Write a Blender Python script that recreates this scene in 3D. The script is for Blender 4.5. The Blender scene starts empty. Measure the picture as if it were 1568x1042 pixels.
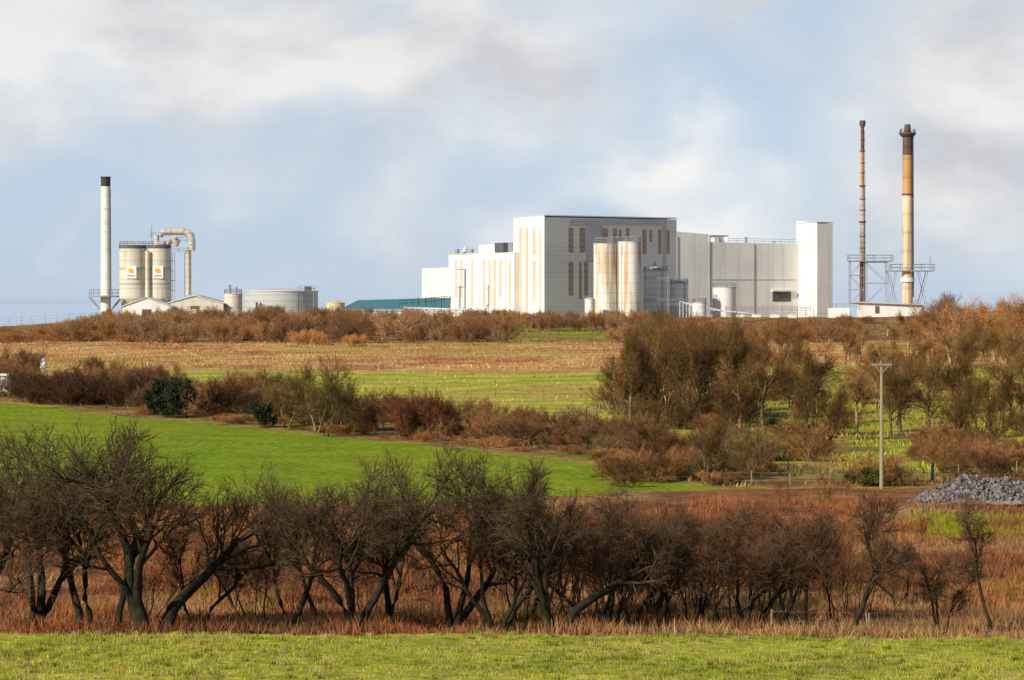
import bpy, math, random, bmesh
import numpy as np
from mathutils import Vector
random.seed(7); rng=np.random.default_rng(11)
F=4700.0; CZ=12.0; UC=784.0; VH=500.0
sc=bpy.context.scene
def X(u,y): return (u-UC)/F*y
def Z(v,y): return CZ+(VH-v)/F*y
# ------------------------------------------------------------ terrain profile
py=[-200,0,30,60,80,92,104,115,118,125,140,160,180,200,220,240,270,300,350,380,400,450,500,600,700,800,900,960,1000,1120,1300,2000,6000,40000]
pz=[14,10.3,6.3,3.3,1.7,1.12,0.75,0.5,0.15,-0.35,-.8,-1.0,-1.1,-1.1,-.9,-.7,-.1,.5,1.3,1.9,2.1,2.6,3.1,4.6,7,9.5,12.3,14.5,15,15,12,4,0,0]
ty=np.arange(-200,3000,1.0); tz=np.interp(ty,py,pz); tz=np.convolve(np.pad(tz,3,mode='edge'),np.ones(7)/7,'valid')
def prof(y):
    y=np.asarray(y,float); return np.where(y<2900,np.interp(y,ty,tz),np.interp(y,py,pz))
def sst(a,b,x):
    t=np.clip((np.asarray(x,float)-a)/(b-a),0,1); return t*t*(3-2*t)
def ground(x,y):
    x=np.asarray(x,float); y=np.asarray(y,float)
    z=prof(y)-3.2*sst(780,1000,y)*sst(-110,-175,x)*(1-sst(1500,3000,y))
    z=z+0.10*np.sin(x*.13+y*.05)*np.sin(y*.09+1)*sst(120,150,y)+0.04*np.sin(x*.7+.3*y)*np.sin(y*.4)
    z=z+2.2*sst(600,850,y)*sst(110,170,x)*(1-sst(1200,2000,y))
    return z
vy=np.arange(93,960,.5); vv=VH+(CZ-prof(vy))*F/vy
vmono=np.minimum.accumulate(vv)
def yv(v): return float(np.interp(-v,-vmono,vy))
# ------------------------------------------------------------ value noise
_tab=rng.random((256,256))
def vnoise(x,y,s):
    x=np.asarray(x)/s; y=np.asarray(y)/s
    xi=np.floor(x).astype(int); yi=np.floor(y).astype(int); fx=x-xi; fy=y-yi
    fx=fx*fx*(3-2*fx); fy=fy*fy*(3-2*fy)
    g=lambda a,b:_tab[a&255,b&255]
    return (g(xi,yi)*(1-fx)+g(xi+1,yi)*fx)*(1-fy)+(g(xi,yi+1)*(1-fx)+g(xi+1,yi+1)*fx)*fy
def fbm(x,y,s): return (vnoise(x,y,s)*.5+vnoise(x+37,y+11,s/2.1)*.3+vnoise(x+7,y+91,s/4.3)*.2)
# ------------------------------------------------------------ zones
GRASS=np.array([.37,.38,.045]); GREEN=np.array([.20,.285,.014]); YEL=np.array([.56,.47,.09]); TAN=np.array([.58,.32,.12])
BRK=np.array([.33,.125,.05]); DRK=np.array([.15,.09,.045]); STRAW=np.array([.60,.43,.19])
def lerp(a,b,t): return a*(1-t[...,None])+b*t[...,None]
def edge(u): return np.interp(u,[-2000,0,784,1568,4000],[116,116,115,111.5,108])
def zone(x,y):
    x=np.asarray(x,float); y=np.asarray(y,float)
    yy=np.maximum(y,5); u=UC+F*x/yy
    v=VH+(CZ-prof(y))*F/yy
    n=fbm(x,y,14); n2=fbm(x+300,y,4); n3=fbm(x-200,y+50,40)
    vw=v+(n-.5)*16*np.clip(300/yy,.4,1.2)
    B=lambda k: np.broadcast_to(k,x.shape+(3,))
    c=B(BRK).copy()
    c=lerp(c,B(STRAW*.75),np.clip((n-.54)*4,0,.6))
    c=lerp(c,B(DRK*.8),sst(.5,.36,n2)*.6)
    c=lerp(c,B(GREEN*.8),sst(.62,.70,n2)*.4)
    gp=sst(1370,1440,u)*sst(790,800,vw)*(1-sst(822,832,vw)); c=lerp(c,B(GREEN*np.array([1.3,1.1,1])),gp*sst(.35,.55,n2)*.8)
    B1=np.interp(u,[-3000,0,200,500,870,1090,1300],[740,762,777,777,760,748,746])
    B2=np.interp(u,[-3000,0,270,560,900,1090,1100],[560,618,645,672,710,746,748])
    up=(v<B2).astype(float)
    a=lerp(B(DRK*1.2),B(TAN*.7),sst(.4,.6,n))
    a=lerp(a,B(YEL*.7),sst(.45,.6,n2)*.6)
    st=.5+.5*np.sin((v+(n-.5)*8)*1.05+u*.012)
    yf=lerp(B(YEL),B(YEL*np.array([.55,.75,.4])),np.clip(st*.8+(n2-.5),0,1))
    yf=lerp(yf,B(TAN*.9),sst(.5,.68,n3)*.45)
    Yt=np.interp(u,[-500,0,200,300,940],[577,577,566,566,572])
    m=(1-sst(-3,3,vw-(B2-34)))*sst(-3,3,vw-Yt)
    a=lerp(a,yf,m)
    tn=lerp(B(TAN),B(np.array([.42,.17,.065])),sst(.42,.62,n))
    tn=lerp(tn,B(STRAW*1.15),sst(.5,.65,n2)*.6)
    tn=lerp(tn,B(YEL*.75),sst(.55,.7,n3)*.5)
    m=(1-sst(-3,3,vw-Yt)); a=lerp(a,tn,m)
    rg=sst(930,960,u)*sst(556,562,vw)*(1-sst(738,745,vw))
    gm=lerp(B(YEL*np.array([.66,.82,.45])),B(TAN*.65),sst(.48,.6,n2))
    gm=lerp(gm,B(DRK*.9),sst(.54,.64,n)*.7)
    a=lerp(a,gm,rg)
    m=1-sst(521,527,vw); dk=lerp(B(DRK*1.3),B(TAN*.7),sst(.4,.6,n2))
    dk=lerp(dk,B(GREEN*1.2),((u>760)&(u<1000)).astype(float)*sst(.4,.55,n3*.5+n*.5)*.8)
    a=lerp(a,dk,m*(y<1200))
    bk=sst(-26,-20,v-B2+(n-.5)*14)*(1-sst(-6,-1,v-B2+(n2-.5)*9)); bc=lerp(B(TAN*.6),B(DRK*.9),sst(.42,.56,n2)); bc=lerp(bc,B(GREEN*.7),sst(.55,.66,n)*.6); a=lerp(a,bc,bk*.9)
    c=lerp(c,a,up)
    gf=((v>=B2)&(vw<B1)).astype(float)*(u<1110)
    gcol=lerp(B(GREEN),B(GREEN*np.array([1.35,1.0,1.6])),sst(.35,.75,n3*.6+n*.4)*.8)
    c=lerp(c,gcol,gf)
    fg=(y<edge(u)).astype(float)
    fc=lerp(B(GRASS),B(np.array([.48,.40,.08])),sst(.45,.65,fbm(x,y,2.2))*.5)
    fc=lerp(fc,B(GREEN*.75),sst(.5,.7,n2)*.35)
    c=lerp(c,fc,fg)
    far=sst(1150,1300,y); c=lerp(c,B(np.array([.24,.28,.16])),far)
    return np.clip(c,0,1)
# ------------------------------------------------------------ mesh helper
def mk_mesh(name,V,Fc,col=None,lv=None,smooth=False):
    me=bpy.data.meshes.new(name); V=np.asarray(V,np.float32); Fc=np.asarray(Fc,np.int32)
    k=Fc.shape[1]; n=len(Fc)
    me.vertices.add(len(V)); me.vertices.foreach_set('co',V.ravel())
    me.loops.add(n*k); me.loops.foreach_set('vertex_index',Fc.ravel())
    me.polygons.add(n); me.polygons.foreach_set('loop_start',np.arange(0,n*k,k,dtype=np.int32))
    if smooth: me.polygons.foreach_set('use_smooth',np.ones(n,bool))
    me.update(calc_edges=True)
    if col is not None:
        a=me.attributes.new('col','FLOAT_COLOR','POINT'); cc=np.ones((len(V),4),np.float32); cc[:,:3]=col; a.data.foreach_set('color',cc.ravel())
    if lv is not None:
        a=me.attributes.new('lv','FLOAT','POINT'); a.data.foreach_set('value',np.asarray(lv,np.float32))
    return me
def link(name,data,parent=None,loc=(0,0,0),rz=0,scale=(1,1,1)):
    o=bpy.data.objects.new(name,data); sc.collection.objects.link(o); o.location=loc; o.rotation_euler=(0,0,rz); o.scale=scale
    if parent: o.parent=parent
    return o
# ------------------------------------------------------------ materials
def newmat(name):
    m=bpy.data.materials.new(name); m.use_nodes=True; nt=m.node_tree; b=nt.nodes['Principled BSDF']; b.inputs['Roughness'].default_value=.85
    b.inputs['Specular IOR Level'].default_value=.2
    return m,nt,b
def N(nt,t,**kw):
    n=nt.nodes.new(t)
    for k,v in kw.items(): setattr(n,k,v)
    return n
def mixc(nt,a,b,f,mode='MIX'):
    m=N(nt,'ShaderNodeMix',data_type='RGBA',blend_type=mode)
    for s,val in ((0,f),(6,a),(7,b)):
        if hasattr(val,'links'): nt.links.new(val,m.inputs[s])
        else: m.inputs[s].default_value=val if s==0 else (*val,1)
    return m.outputs[2]
def noise(nt,scale,vec=None,detail=4,sc3=None):
    t=N(nt,'ShaderNodeTexNoise'); t.inputs['Scale'].default_value=scale; t.inputs['Detail'].default_value=detail
    if vec is None:
        g=N(nt,'ShaderNodeNewGeometry'); vec=g.outputs['Position']
    if sc3:
        mp=N(nt,'ShaderNodeMapping'); mp.inputs['Scale'].default_value=sc3; nt.links.new(vec,mp.inputs['Vector']); vec=mp.outputs[0]
    nt.links.new(vec,t.inputs['Vector']); return t.outputs['Fac']
def ramp(nt,f,p0,p1,c0=(0,0,0),c1=(1,1,1)):
    r=N(nt,'ShaderNodeValToRGB'); e=r.color_ramp.elements; e[0].position=p0; e[1].position=p1; e[0].color=(*c0,1); e[1].color=(*c1,1)
    nt.links.new(f,r.inputs[0]); return r.outputs[0]
mT,nt,b=newmat('terrain_ground')
at=N(nt,'ShaderNodeAttribute',attribute_name='col')
n1=noise(nt,1.6,detail=5); n2=noise(nt,.18,detail=4); n3=noise(nt,7,detail=2)
c=mixc(nt,at.outputs['Color'],ramp(nt,n1,.3,.72,(.5,.5,.5),(1.5,1.45,1.3)),.8,'MULTIPLY')
c=mixc(nt,c,ramp(nt,n2,.35,.7,(.75,.78,.8),(1.2,1.15,1.1)),.7,'MULTIPLY')
c=mixc(nt,c,ramp(nt,n3,.3,.7,(.6,.6,.6),(1.35,1.35,1.3)),.6,'MULTIPLY')
nt.links.new(c,b.inputs['Base Color']); b.inputs['Specular IOR Level'].default_value=.05; b.inputs['Roughness'].default_value=1
bp=N(nt,'ShaderNodeBump'); bp.inputs['Strength'].default_value=.8; bp.inputs['Distance'].default_value=.25; nt.links.new(n1,bp.inputs['Height']); nt.links.new(bp.outputs[0],b.inputs['Normal'])
mG,nt,b=newmat('grass_blades'); at=N(nt,'ShaderNodeAttribute',attribute_name='col'); nt.links.new(at.outputs['Color'],b.inputs['Base Color'])
b.inputs['Specular IOR Level'].default_value=.1
def treemat(name,base,twig):
    m,nt,b=newmat(name); a=N(nt,'ShaderNodeAttribute',attribute_name='lv'); oi=N(nt,'ShaderNodeObjectInfo')
    c=mixc(nt,base,twig,a.outputs['Fac']); n=noise(nt,2.5,detail=2)
    c=mixc(nt,c,ramp(nt,n,.35,.65,(.55,.6,.5),(1.45,1.45,1.3)),1,'MULTIPLY')
    c=mixc(nt,c,oi.outputs['Color'],1,'MULTIPLY'); nt.links.new(c,b.inputs['Base Color']); b.inputs['Specular IOR Level'].default_value=.1
    return m
mTree=treemat('bark_and_twigs',(.032,.027,.019),(.125,.078,.05))
mBush=treemat('shrub_twigs',(.34,.30,.22),(.36,.225,.13))
mLeaf,nt,b=newmat('evergreen_leaves'); n=noise(nt,1.5); oi=N(nt,'ShaderNodeObjectInfo')
nt.links.new(mixc(nt,ramp(nt,n,.35,.65,(.018,.028,.012),(.055,.07,.025)),oi.outputs['Color'],1,'MULTIPLY'),b.inputs['Base Color'])
def clad(name,colr,rib=.0,streak=.25,streakcol=(.35,.25,.15),rough=.6,per=1.0,hor=False,thr=(.5,.75)):
    m,nt,b=newmat(name); b.inputs['Roughness'].default_value=rough
    s=noise(nt,.6,detail=5,sc3=(1,1,.08))
    f=ramp(nt,s,*thr); mm=N(nt,'ShaderNodeMath',operation='MULTIPLY'); nt.links.new(f,mm.inputs[0]); mm.inputs[1].default_value=streak
    c=mixc(nt,colr,streakcol,mm.outputs[0])
    if rib>0:
        g=N(nt,'ShaderNodeNewGeometry'); d=N(nt,'ShaderNodeVectorMath',operation='DOT_PRODUCT'); nt.links.new(g.outputs['Position'],d.inputs[0])
        d.inputs[1].default_value=(0,0,1) if hor else (.366,1.366,0)
        mu=N(nt,'ShaderNodeMath',operation='MULTIPLY'); nt.links.new(d.outputs['Value'],mu.inputs[0]); mu.inputs[1].default_value=1/per
        fr=N(nt,'ShaderNodeMath',operation='FRACT'); nt.links.new(mu.outputs[0],fr.inputs[0])
        r=ramp(nt,fr.outputs[0],.1,.22,(1-rib,)*3,(1,1,1)); c=mixc(nt,c,r,1,'MULTIPLY')
    g2=noise(nt,.08,detail=2); c=mixc(nt,c,ramp(nt,g2,.3,.7,(.9,.9,.9),(1.06,1.06,1.05)),1,'MULTIPLY')
    nt.links.new(c,b.inputs['Base Color']); return m
M={}
M['white']=clad('white_cladding',(.78,.76,.72),.13,.18,(.6,.52,.42),per=2.2)
M['white2']=clad('off_white_cladding',(.78,.755,.69),.08,.3,(.5,.45,.38),per=6)
M['grey']=clad('grey_cladding',(.38,.38,.385),.14,.2,(.3,.3,.29),per=1.4,hor=True)
M['dgrey']=clad('dark_grey_panel',(.27,.275,.29),.1,.1,(.2,.2,.2),per=1.4,hor=True)
M['roof']=clad('roof_sheet',(.50,.49,.48),0,.2)
M['strip']=clad('brown_window_strip',(.22,.165,.13),.35,.2,(.14,.11,.09),per=2.0,hor=True)
M['cream']=clad('cream_translucent_strip',(.68,.50,.34),.12,.3,(.6,.42,.26),per=2.0,hor=True)
M['silo']=clad('rust_streaked_silo',(.80,.75,.67),.12,.85,(.50,.30,.15),per=3.2,hor=True,thr=(.47,.62))
M['beige']=clad('beige_silo',(.63,.58,.46),.15,.6,(.3,.24,.16),per=3.0,hor=True)
M['duct']=clad('duct_metal',(.58,.53,.45),.2,.7,(.38,.25,.14),per=2.0,hor=True)
M['tank']=clad('pale_metal_tank',(.74,.73,.70),.18,.25,(.45,.4,.33),.45,per=2.0,hor=True)
M['gtank']=clad('grey_green_tank_plates',(.50,.52,.50),.22,.3,(.38,.36,.32),.5,per=2.0,hor=True)
M['rust']=clad('rusty_stack',(.74,.56,.38),.2,.85,(.42,.21,.09),per=6,hor=True,thr=(.45,.65))
M['rusto']=clad('orange_rust_stack',(.52,.28,.11),.2,.7,(.22,.11,.06),per=6,hor=True)
M['rusts']=clad('stained_steel_stack',(.50,.43,.38),.3,.8,(.2,.12,.08),per=3,hor=True,thr=(.45,.62))
M['rustd']=clad('dark_rusty_steel',(.12,.07,.052),.25,.6,(.26,.13,.07),per=5,hor=True)
M['stackw']=clad('white_stack_paint',(.80,.77,.70),.1,.35,(.5,.42,.3),per=9,hor=True)
M['black']=clad('soot_black',(.045,.043,.042),0,.2,(.09,.07,.05))
M['steel']=clad('galvanised_steel',(.30,.31,.32),0,.4,(.2,.15,.12))
M['darkst']=clad('dark_steel',(.10,.10,.11),0,.3)
M['teal']=clad('teal_roof',(.08,.22,.27),.3,.2,(.15,.22,.23),per=1.5)
M['yellow']=clad('yellow_paint',(.66,.58,.34),0,.2)
M['orange']=clad('orange_sign',(.85,.42,.03),0,.1)
M['signw']=clad('white_sign',(.8,.8,.78),0,.05)
M['barnroof']=clad('fibre_cement_roof',(.62,.60,.56),.12,.4,(.42,.38,.32),per=1.2)
M['wood']=clad('weathered_wood',(.30,.25,.14),0,.6,(.14,.11,.06))
M['ygold']=clad('yellow_plastic',(.8,.5,.02),0,.1)
M['green']=clad('green_paint',(.05,.12,.09),0,.1)
mS,nt,b=newmat('grey_stone'); nn=noise(nt,2.2,detail=6); nt.links.new(ramp(nt,nn,.36,.66,(.06,.045,.038),(.29,.25,.235)),b.inputs['Base Color']); M['stone']=mS
# ------------------------------------------------------------ builder
class MB:
    def __init__(s,name): s.name=name; s.p={}
    def _add(s,part,mat,V,Fs):
        d=s.p.setdefault(part,[[],[],mat]); o=len(d[0]); d[0]+= [tuple(v) for v in V]; d[1]+=[tuple(i+o for i in f) for f in Fs]
    def prism(s,part,mat,pts,z0,z1):
        n=len(pts); zz=z1 if hasattr(z1,'__len__') else [z1]*n; z00=z0 if hasattr(z0,'__len__') else [z0]*n
        V=[(p[0],p[1],z00[i]) for i,p in enumerate(pts)]+[(p[0],p[1],zz[i]) for i,p in enumerate(pts)]
        Fs=[tuple(range(n))[::-1],tuple(range(n,2*n))]+[(i,(i+1)%n,n+(i+1)%n,n+i) for i in range(n)]
        s._add(part,mat,V,Fs)
    def box(s,part,mat,x0,x1,y0,y1,z0,z1): s.prism(part,mat,[(x0,y0),(x1,y0),(x1,y1),(x0,y1)],z0,z1)
    def tube(s,part,mat,a,b,r0,r1=None,n=8):
        r1=r0 if r1 is None else r1; a=Vector(a); b=Vector(b); d=(b-a).normalized()
        ref=Vector((0,0,1)) if abs(d.z)<.9 else Vector((1,0,0)); p=d.cross(ref).normalized(); q=d.cross(p)
        V=[]
        for c,r in ((a,r0),(b,r1)):
            for i in range(n):
                t=2*math.pi*i/n; V.append(c+p*math.cos(t)*r+q*math.sin(t)*r)
        Fs=[(i,(i+1)%n,n+(i+1)%n,n+i) for i in range(n)]+[tuple(range(n))[::-1],tuple(range(n,2*n))]
        s._add(part,mat,V,Fs)
    def path(s,part,mat,pts,r,n=8):
        for a,b in zip(pts,pts[1:]): s.tube(part,mat,a,b,r,r,n)
    def rail(s,part,mat,pts,h=1.2,r=.06,close=False,gap=2.0):
        P=[Vector(p) for p in pts]; P=P+[P[0]] if close else P
        for a,b in zip(P,P[1:]):
            for k in (.5,1): s.tube(part,mat,a+Vector((0,0,h*k)),b+Vector((0,0,h*k)),r,r,4)
            m=max(1,int((b-a).length/gap))
            for i in range(m+1):
                c=a.lerp(b,i/m); s.tube(part,mat,c,c+Vector((0,0,h)),r,r,4)
    def build(s,smooth=()):
        e=bpy.data.objects.new(s.name,None); sc.collection.objects.link(e)
        for k,(V,Fs,mat) in s.p.items():
            me=bpy.data.meshes.new(k); me.from_pydata(V,[],Fs); me.update(); me.materials.append(M[mat])
            bm=bmesh.new(); bm.from_mesh(me); bmesh.ops.recalc_face_normals(bm,faces=bm.faces)
            if k in smooth:
                for f in bm.faces: f.smooth=len(f.verts)==4
                for ed in bm.edges:
                    if len(ed.link_faces)==2 and ed.calc_face_angle(0)>.6: ed.smooth=False
            bm.to_mesh(me); bm.free()
            o=bpy.data.objects.new(k,me); sc.collection.objects.link(o); o.parent=e
        return e
# ------------------------------------------------------------ ground
def spaced():
    a=[-200,-100,-40,0,20,40,60,75]
    a=a+list(np.arange(85,130,.3))+list(np.arange(130,260,.45))+list(np.arange(260,500,.9))+list(np.arange(500,1000,1.8))+list(np.arange(1000,1300,8))
    y=1310
    while y<38000: a.append(y); y*=1.06
    return np.array(a)
ys=spaced(); s1=np.linspace(-.19,.19,620); ext=np.array([.2,.22,.25,.3,.36,.45,.6,.8,1.1,1.6,2.5])
ss=np.concatenate([-ext[::-1],s1,ext])
Yg,Sg=np.meshgrid(ys,ss,indexing='ij'); Xg=Sg*np.maximum(Yg,60+0*Yg)
Zg=ground(Xg,Yg); bump=(fbm(Xg,Yg,1.3)-.5)*.12*(Yg<130)+(fbm(Xg,Yg,3)-.5)*.5*((Yg>=125)&(Yg<215))
Zg=Zg+bump
V=np.stack([Xg,Yg,Zg],-1).reshape(-1,3); C=zone(Xg,Yg).reshape(-1,3)
nr,nc=Xg.shape; idx=np.arange(nr*nc).reshape(nr,nc)
Fq=np.stack([idx[:-1,:-1],idx[:-1,1:],idx[1:,1:],idx[1:,:-1]],-1).reshape(-1,4)
me=mk_mesh('ground',V,Fq,col=C,smooth=True); me.materials.append(mT); link('ground',me)
# ------------------------------------------------------------ grass blades
def blades(name,x,y,h,w,col,lean=.4):
    n=len(x); z=ground(x,y); a=rng.random(n)*2*np.pi; dx=np.cos(a)*w; dy=np.sin(a)*w
    lx=rng.normal(0,lean,n)*h; ly=rng.normal(0,lean,n)*h
    V=np.empty((n,3,3)); V[:,0]=np.stack([x-dx,y-dy,z-.05],-1); V[:,1]=np.stack([x+dx,y+dy,z-.05],-1); V[:,2]=np.stack([x+lx,y+ly,z+h],-1)
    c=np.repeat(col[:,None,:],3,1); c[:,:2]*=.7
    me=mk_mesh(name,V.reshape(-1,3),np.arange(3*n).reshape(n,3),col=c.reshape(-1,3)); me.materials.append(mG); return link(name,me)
n=120000; y=rng.uniform(90,117,n); x=rng.uniform(-.185,.185,n)*y; u=UC+F*x/y; k=y<edge(u)+rng.normal(0,.4,n); x,y=x[k],y[k]
col=zone(x,y)*rng.uniform(.75,1.4,(len(x),1)); dead=rng.random(len(x))<.08; col[dead]=[.5,.43,.18]
h=(.03+.05*sst(.35,.7,fbm(x,y,1.2)))*rng.uniform(.5,1.4,len(x)); w=rng.uniform(.008,.02,len(x))
nc_=3200; cy=rng.uniform(90,117,nc_); cx=rng.uniform(-.185,.185,nc_)*cy; k=(cy<edge(UC+F*cx/cy)+.3)&(fbm(cx,cy,3.)>rng.uniform(.3,.6,nc_)); cx,cy=cx[k],cy[k]; nc_=len(cx)
cr=rng.uniform(.05,.2,nc_); cc=zone(cx,cy)*rng.uniform(.4,1.3,(nc_,1)); kk=rng.random(nc_)<.22; cc[kk]=np.array([.52,.42,.15])*rng.uniform(.6,1.1,(kk.sum(),1))
kb=34; bx=(cx[:,None]+rng.normal(0,1,(nc_,kb))*cr[:,None]).ravel(); by=(cy[:,None]+rng.normal(0,1,(nc_,kb))*cr[:,None]).ravel()
x=np.r_[x,bx]; y=np.r_[y,by]; h=np.r_[h,(rng.uniform(.08,.24,nc_)[:,None]*rng.uniform(.5,1.1,(nc_,kb))).ravel()]; w=np.r_[w,rng.uniform(.01,.022,nc_*kb)]
col=np.r_[col,(cc[:,None]*rng.uniform(.75,1.25,(nc_,kb,1))).reshape(-1,3)]
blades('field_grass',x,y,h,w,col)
n=260000; y=rng.uniform(110,225,n); x=rng.uniform(-.185,.185,n)*y; u=UC+F*x/y; v=VH+(CZ-prof(y))*F/y
B1=np.interp(u,[0,200,500,870,1090,1300],[762,777,777,760,748,746]); k=(y>edge(u)+.2)&(v>B1+2); x,y=x[k],y[k]
dn=fbm(x,y,3); k=rng.random(len(x))<sst(.25,.6,dn)+.15; x,y=x[k],y[k]; dn=fbm(x,y,3)
col=zone(x,y)*rng.uniform(.55,1.4,(len(x),1))*np.array([1.1,1,1])
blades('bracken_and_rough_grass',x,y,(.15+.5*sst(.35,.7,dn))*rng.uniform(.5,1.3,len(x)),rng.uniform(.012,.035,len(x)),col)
n=150000; y=rng.uniform(225,960,n); x=rng.uniform(-.185,.185,n)*y; u=UC+F*x/y; v=VH+(CZ-prof(y))*F/y
B2=np.interp(u,[0,270,560,900,1090,1100],[618,645,672,710,746,748]); k=(v<B2-3); x,y,v,u=x[k],y[k],v[k],u[k]
dn=fbm(x,y,6); inyel=(v>566)&(u<940); k=(rng.random(len(x))<sst(.35,.6,dn)+.1)&~(inyel&(rng.random(len(x))<.85)); x,y=x[k],y[k]
col=zone(x,y)*rng.uniform(.6,1.35,(len(x),1))
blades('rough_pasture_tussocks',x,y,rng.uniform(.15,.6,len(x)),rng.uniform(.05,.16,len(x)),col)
# ------------------------------------------------------------ trees
def nrm(a): return a/np.maximum(np.linalg.norm(a,axis=-1,keepdims=True),1e-9)
def grow(rg,S,D,L,r0,r1,Nn,wig,up):
    P=[S]; d=D; st=(L/(Nn-1))[:,None]; Ds=[D]
    for k in range(Nn-1):
        d=nrm(d+rg.normal(0,wig,d.shape)+np.array([0,0,up])); P.append(P[-1]+d*st); Ds.append(d)
    P=np.stack(P,1); Ds=np.stack(Ds,1); t=np.linspace(0,1,Nn)[None]; R=r0[:,None]*(1-t)+r1[:,None]*t
    return P,Ds,R
def kids(rg,P,D,R,n,t0,t1,ang,angv):
    B,Nn,_=P.shape; t=t0+(t1-t0)*(np.arange(n)[None]+rg.random((B,n)))/n
    f=t*(Nn-1); i=np.minimum(f.astype(int),Nn-2); w=(f-i)[...,None]; bi=np.arange(B)[:,None]
    S=P[bi,i]*(1-w)+P[bi,i+1]*w; d=nrm(D[bi,i+1]); r=R[bi,i]*(1-w[...,0])+R[bi,i+1]*w[...,0]
    pr=nrm(np.cross(d,rg.normal(size=d.shape))); a=(ang+rg.normal(0,angv,(B,n)))[...,None]
    cd=nrm(d*np.cos(a)+pr*np.sin(a)); return S.reshape(-1,3),cd.reshape(-1,3),t.reshape(-1),r.reshape(-1)
def tubes(P,D,R,m,lv):
    B,Nn,_=P.shape; ref=np.where(np.abs(D[...,2:3])>.9,np.array([1.,0,0]),np.array([0,0,1.]))
    p=nrm(np.cross(D,ref)); q=np.cross(D,p); t=np.arange(m)*2*np.pi/m
    V=P[:,:,None]+R[:,:,None,None]*(p[:,:,None]*np.cos(t)[:,None]+q[:,:,None]*np.sin(t)[:,None])
    id=np.arange(B*Nn*m).reshape(B,Nn,m); j=np.roll(np.arange(m),-1)
    Fq=np.stack([id[:,:-1],id[:,:-1][...,j],id[:,1:][...,j],id[:,1:]],-1).reshape(-1,4)
    return V.reshape(-1,3),Fq,np.full(B*Nn*m,lv)
def tree(name,seed,H,stems,lean,r,levels,mat,stemL=.55,wig=.17,up0=.1,stemspread=.15):
    rg=np.random.default_rng(seed); a=rg.random(stems)*2*np.pi
    S=np.stack([np.cos(a)*stemspread*rg.random(stems),np.sin(a)*stemspread*rg.random(stems),np.full(stems,-.25)],-1)
    D=nrm(np.stack([np.cos(a)*lean,np.sin(a)*lean,np.ones(stems)],-1)+rg.normal(0,.08,(stems,3)))
    L=stemL*H*rg.uniform(.75,1.15,stems); R0=r*rg.uniform(.6,1.1,stems)
    P,Dd,R=grow(rg,S,D,L,R0,R0*.38,10,wig,up0); R[:,0]*=1.6
    out=[tubes(P,Dd,R,7,0.)]; nl=len(levels)
    for li,(n,t0,ang,l,Nn,w,up,rm) in enumerate(levels):
        S,cd,t,rr=kids(rg,P,Dd,R,n,t0,1.,ang,.22)
        L=l*H*(1.1-.5*t)*rg.uniform(.5,1.25,len(t)); r0=np.maximum(rr*.62,rm)
        P,Dd,R=grow(rg,S,cd,L,r0,np.maximum(r0*.4,rm*.7),Nn,w,up)
        out.append(tubes(P,Dd,R,5 if li==0 else 3,(li+1)/nl))
    o=0; Vs=[];Fs=[];Ls=[]
    for v_,f_,l_ in out: Vs.append(v_);Fs.append(f_+o);Ls.append(l_);o+=len(v_)
    V=np.concatenate(Vs); hh=np.percentile(V[:,2],99.5); V=V*(H/hh)
    me=mk_mesh(name,V,np.concatenate(Fs),lv=np.concatenate(Ls)); me.materials.append(mat); return me
LV=[(6,.5,.75,.33,8,.18,.07,.024),(6,.28,.7,.18,6,.18,.06,.013),(6,.15,.7,.095,5,.17,.05,.009),(5,.1,.65,.06,4,.14,.04,.0062)]
fore=[tree('gnarled_%d'%i,700+i,7.5,s,l,r,LV,mTree,wig=.17,up0=.10,stemL=.6) for i,(s,l,r) in enumerate([(4,.55,.17),(3,.45,.16),(4,.6,.17),(2,.35,.16),(3,.55,.16),(1,.15,.17),(5,.45,.14)])]
LVs=[(7,.45,.65,.28,7,.16,.1,.017),(6,.2,.65,.15,5,.16,.07,.010),(6,.15,.7,.08,4,.18,.05,.008),(5,.1,.7,.055,3,.13,.04,.0065)]
slim=[tree('slim_%d'%i,200+i,6,s,l,r,LVs,mTree,wig=.14,up0=.12,stemL=.62) for i,(s,l,r) in enumerate([(1,.15,.11),(2,.3,.10),(3,.4,.085)])]
LVt=[(5,.5,.4,.36,5,.12,.15,.008),(5,.2,.5,.2,5,.14,.1,.007),(6,.1,.6,.11,4,.16,.06,.006)]
thick=[tree('thicket_%d'%i,300+i,4,6,.3,.04,LVt,mTree,wig=.11,up0=.1,stemspread=.9,stemL=.7) for i in range(3)]
LVm=[(6,.38,.65,.36,6,.14,.1,.055),(7,.2,.65,.20,5,.15,.1,.027),(6,.15,.6,.12,4,.14,.1,.015),(3,.1,.55,.09,3,.1,.08,.012)]
mid=[tree('midtree_%d'%i,400+i,10,s,l,r,LVm,mBush,wig=.12,up0=.1) for i,(s,l,r) in enumerate([(2,.35,.24),(3,.45,.21),(1,.1,.30),(3,.55,.21)])]
LVb=[(7,.15,.6,.45,4,.13,.1,.02),(7,.15,.6,.24,4,.15,.1,.013),(5,.1,.55,.15,3,.13,.08,.010)]
bush=[tree('bush_%d'%i,500+i,3.5,8,.7,.05,LVb,mBush,wig=.16,up0=.06,stemspread=1.0,stemL=.55) for i in range(4)]
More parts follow.
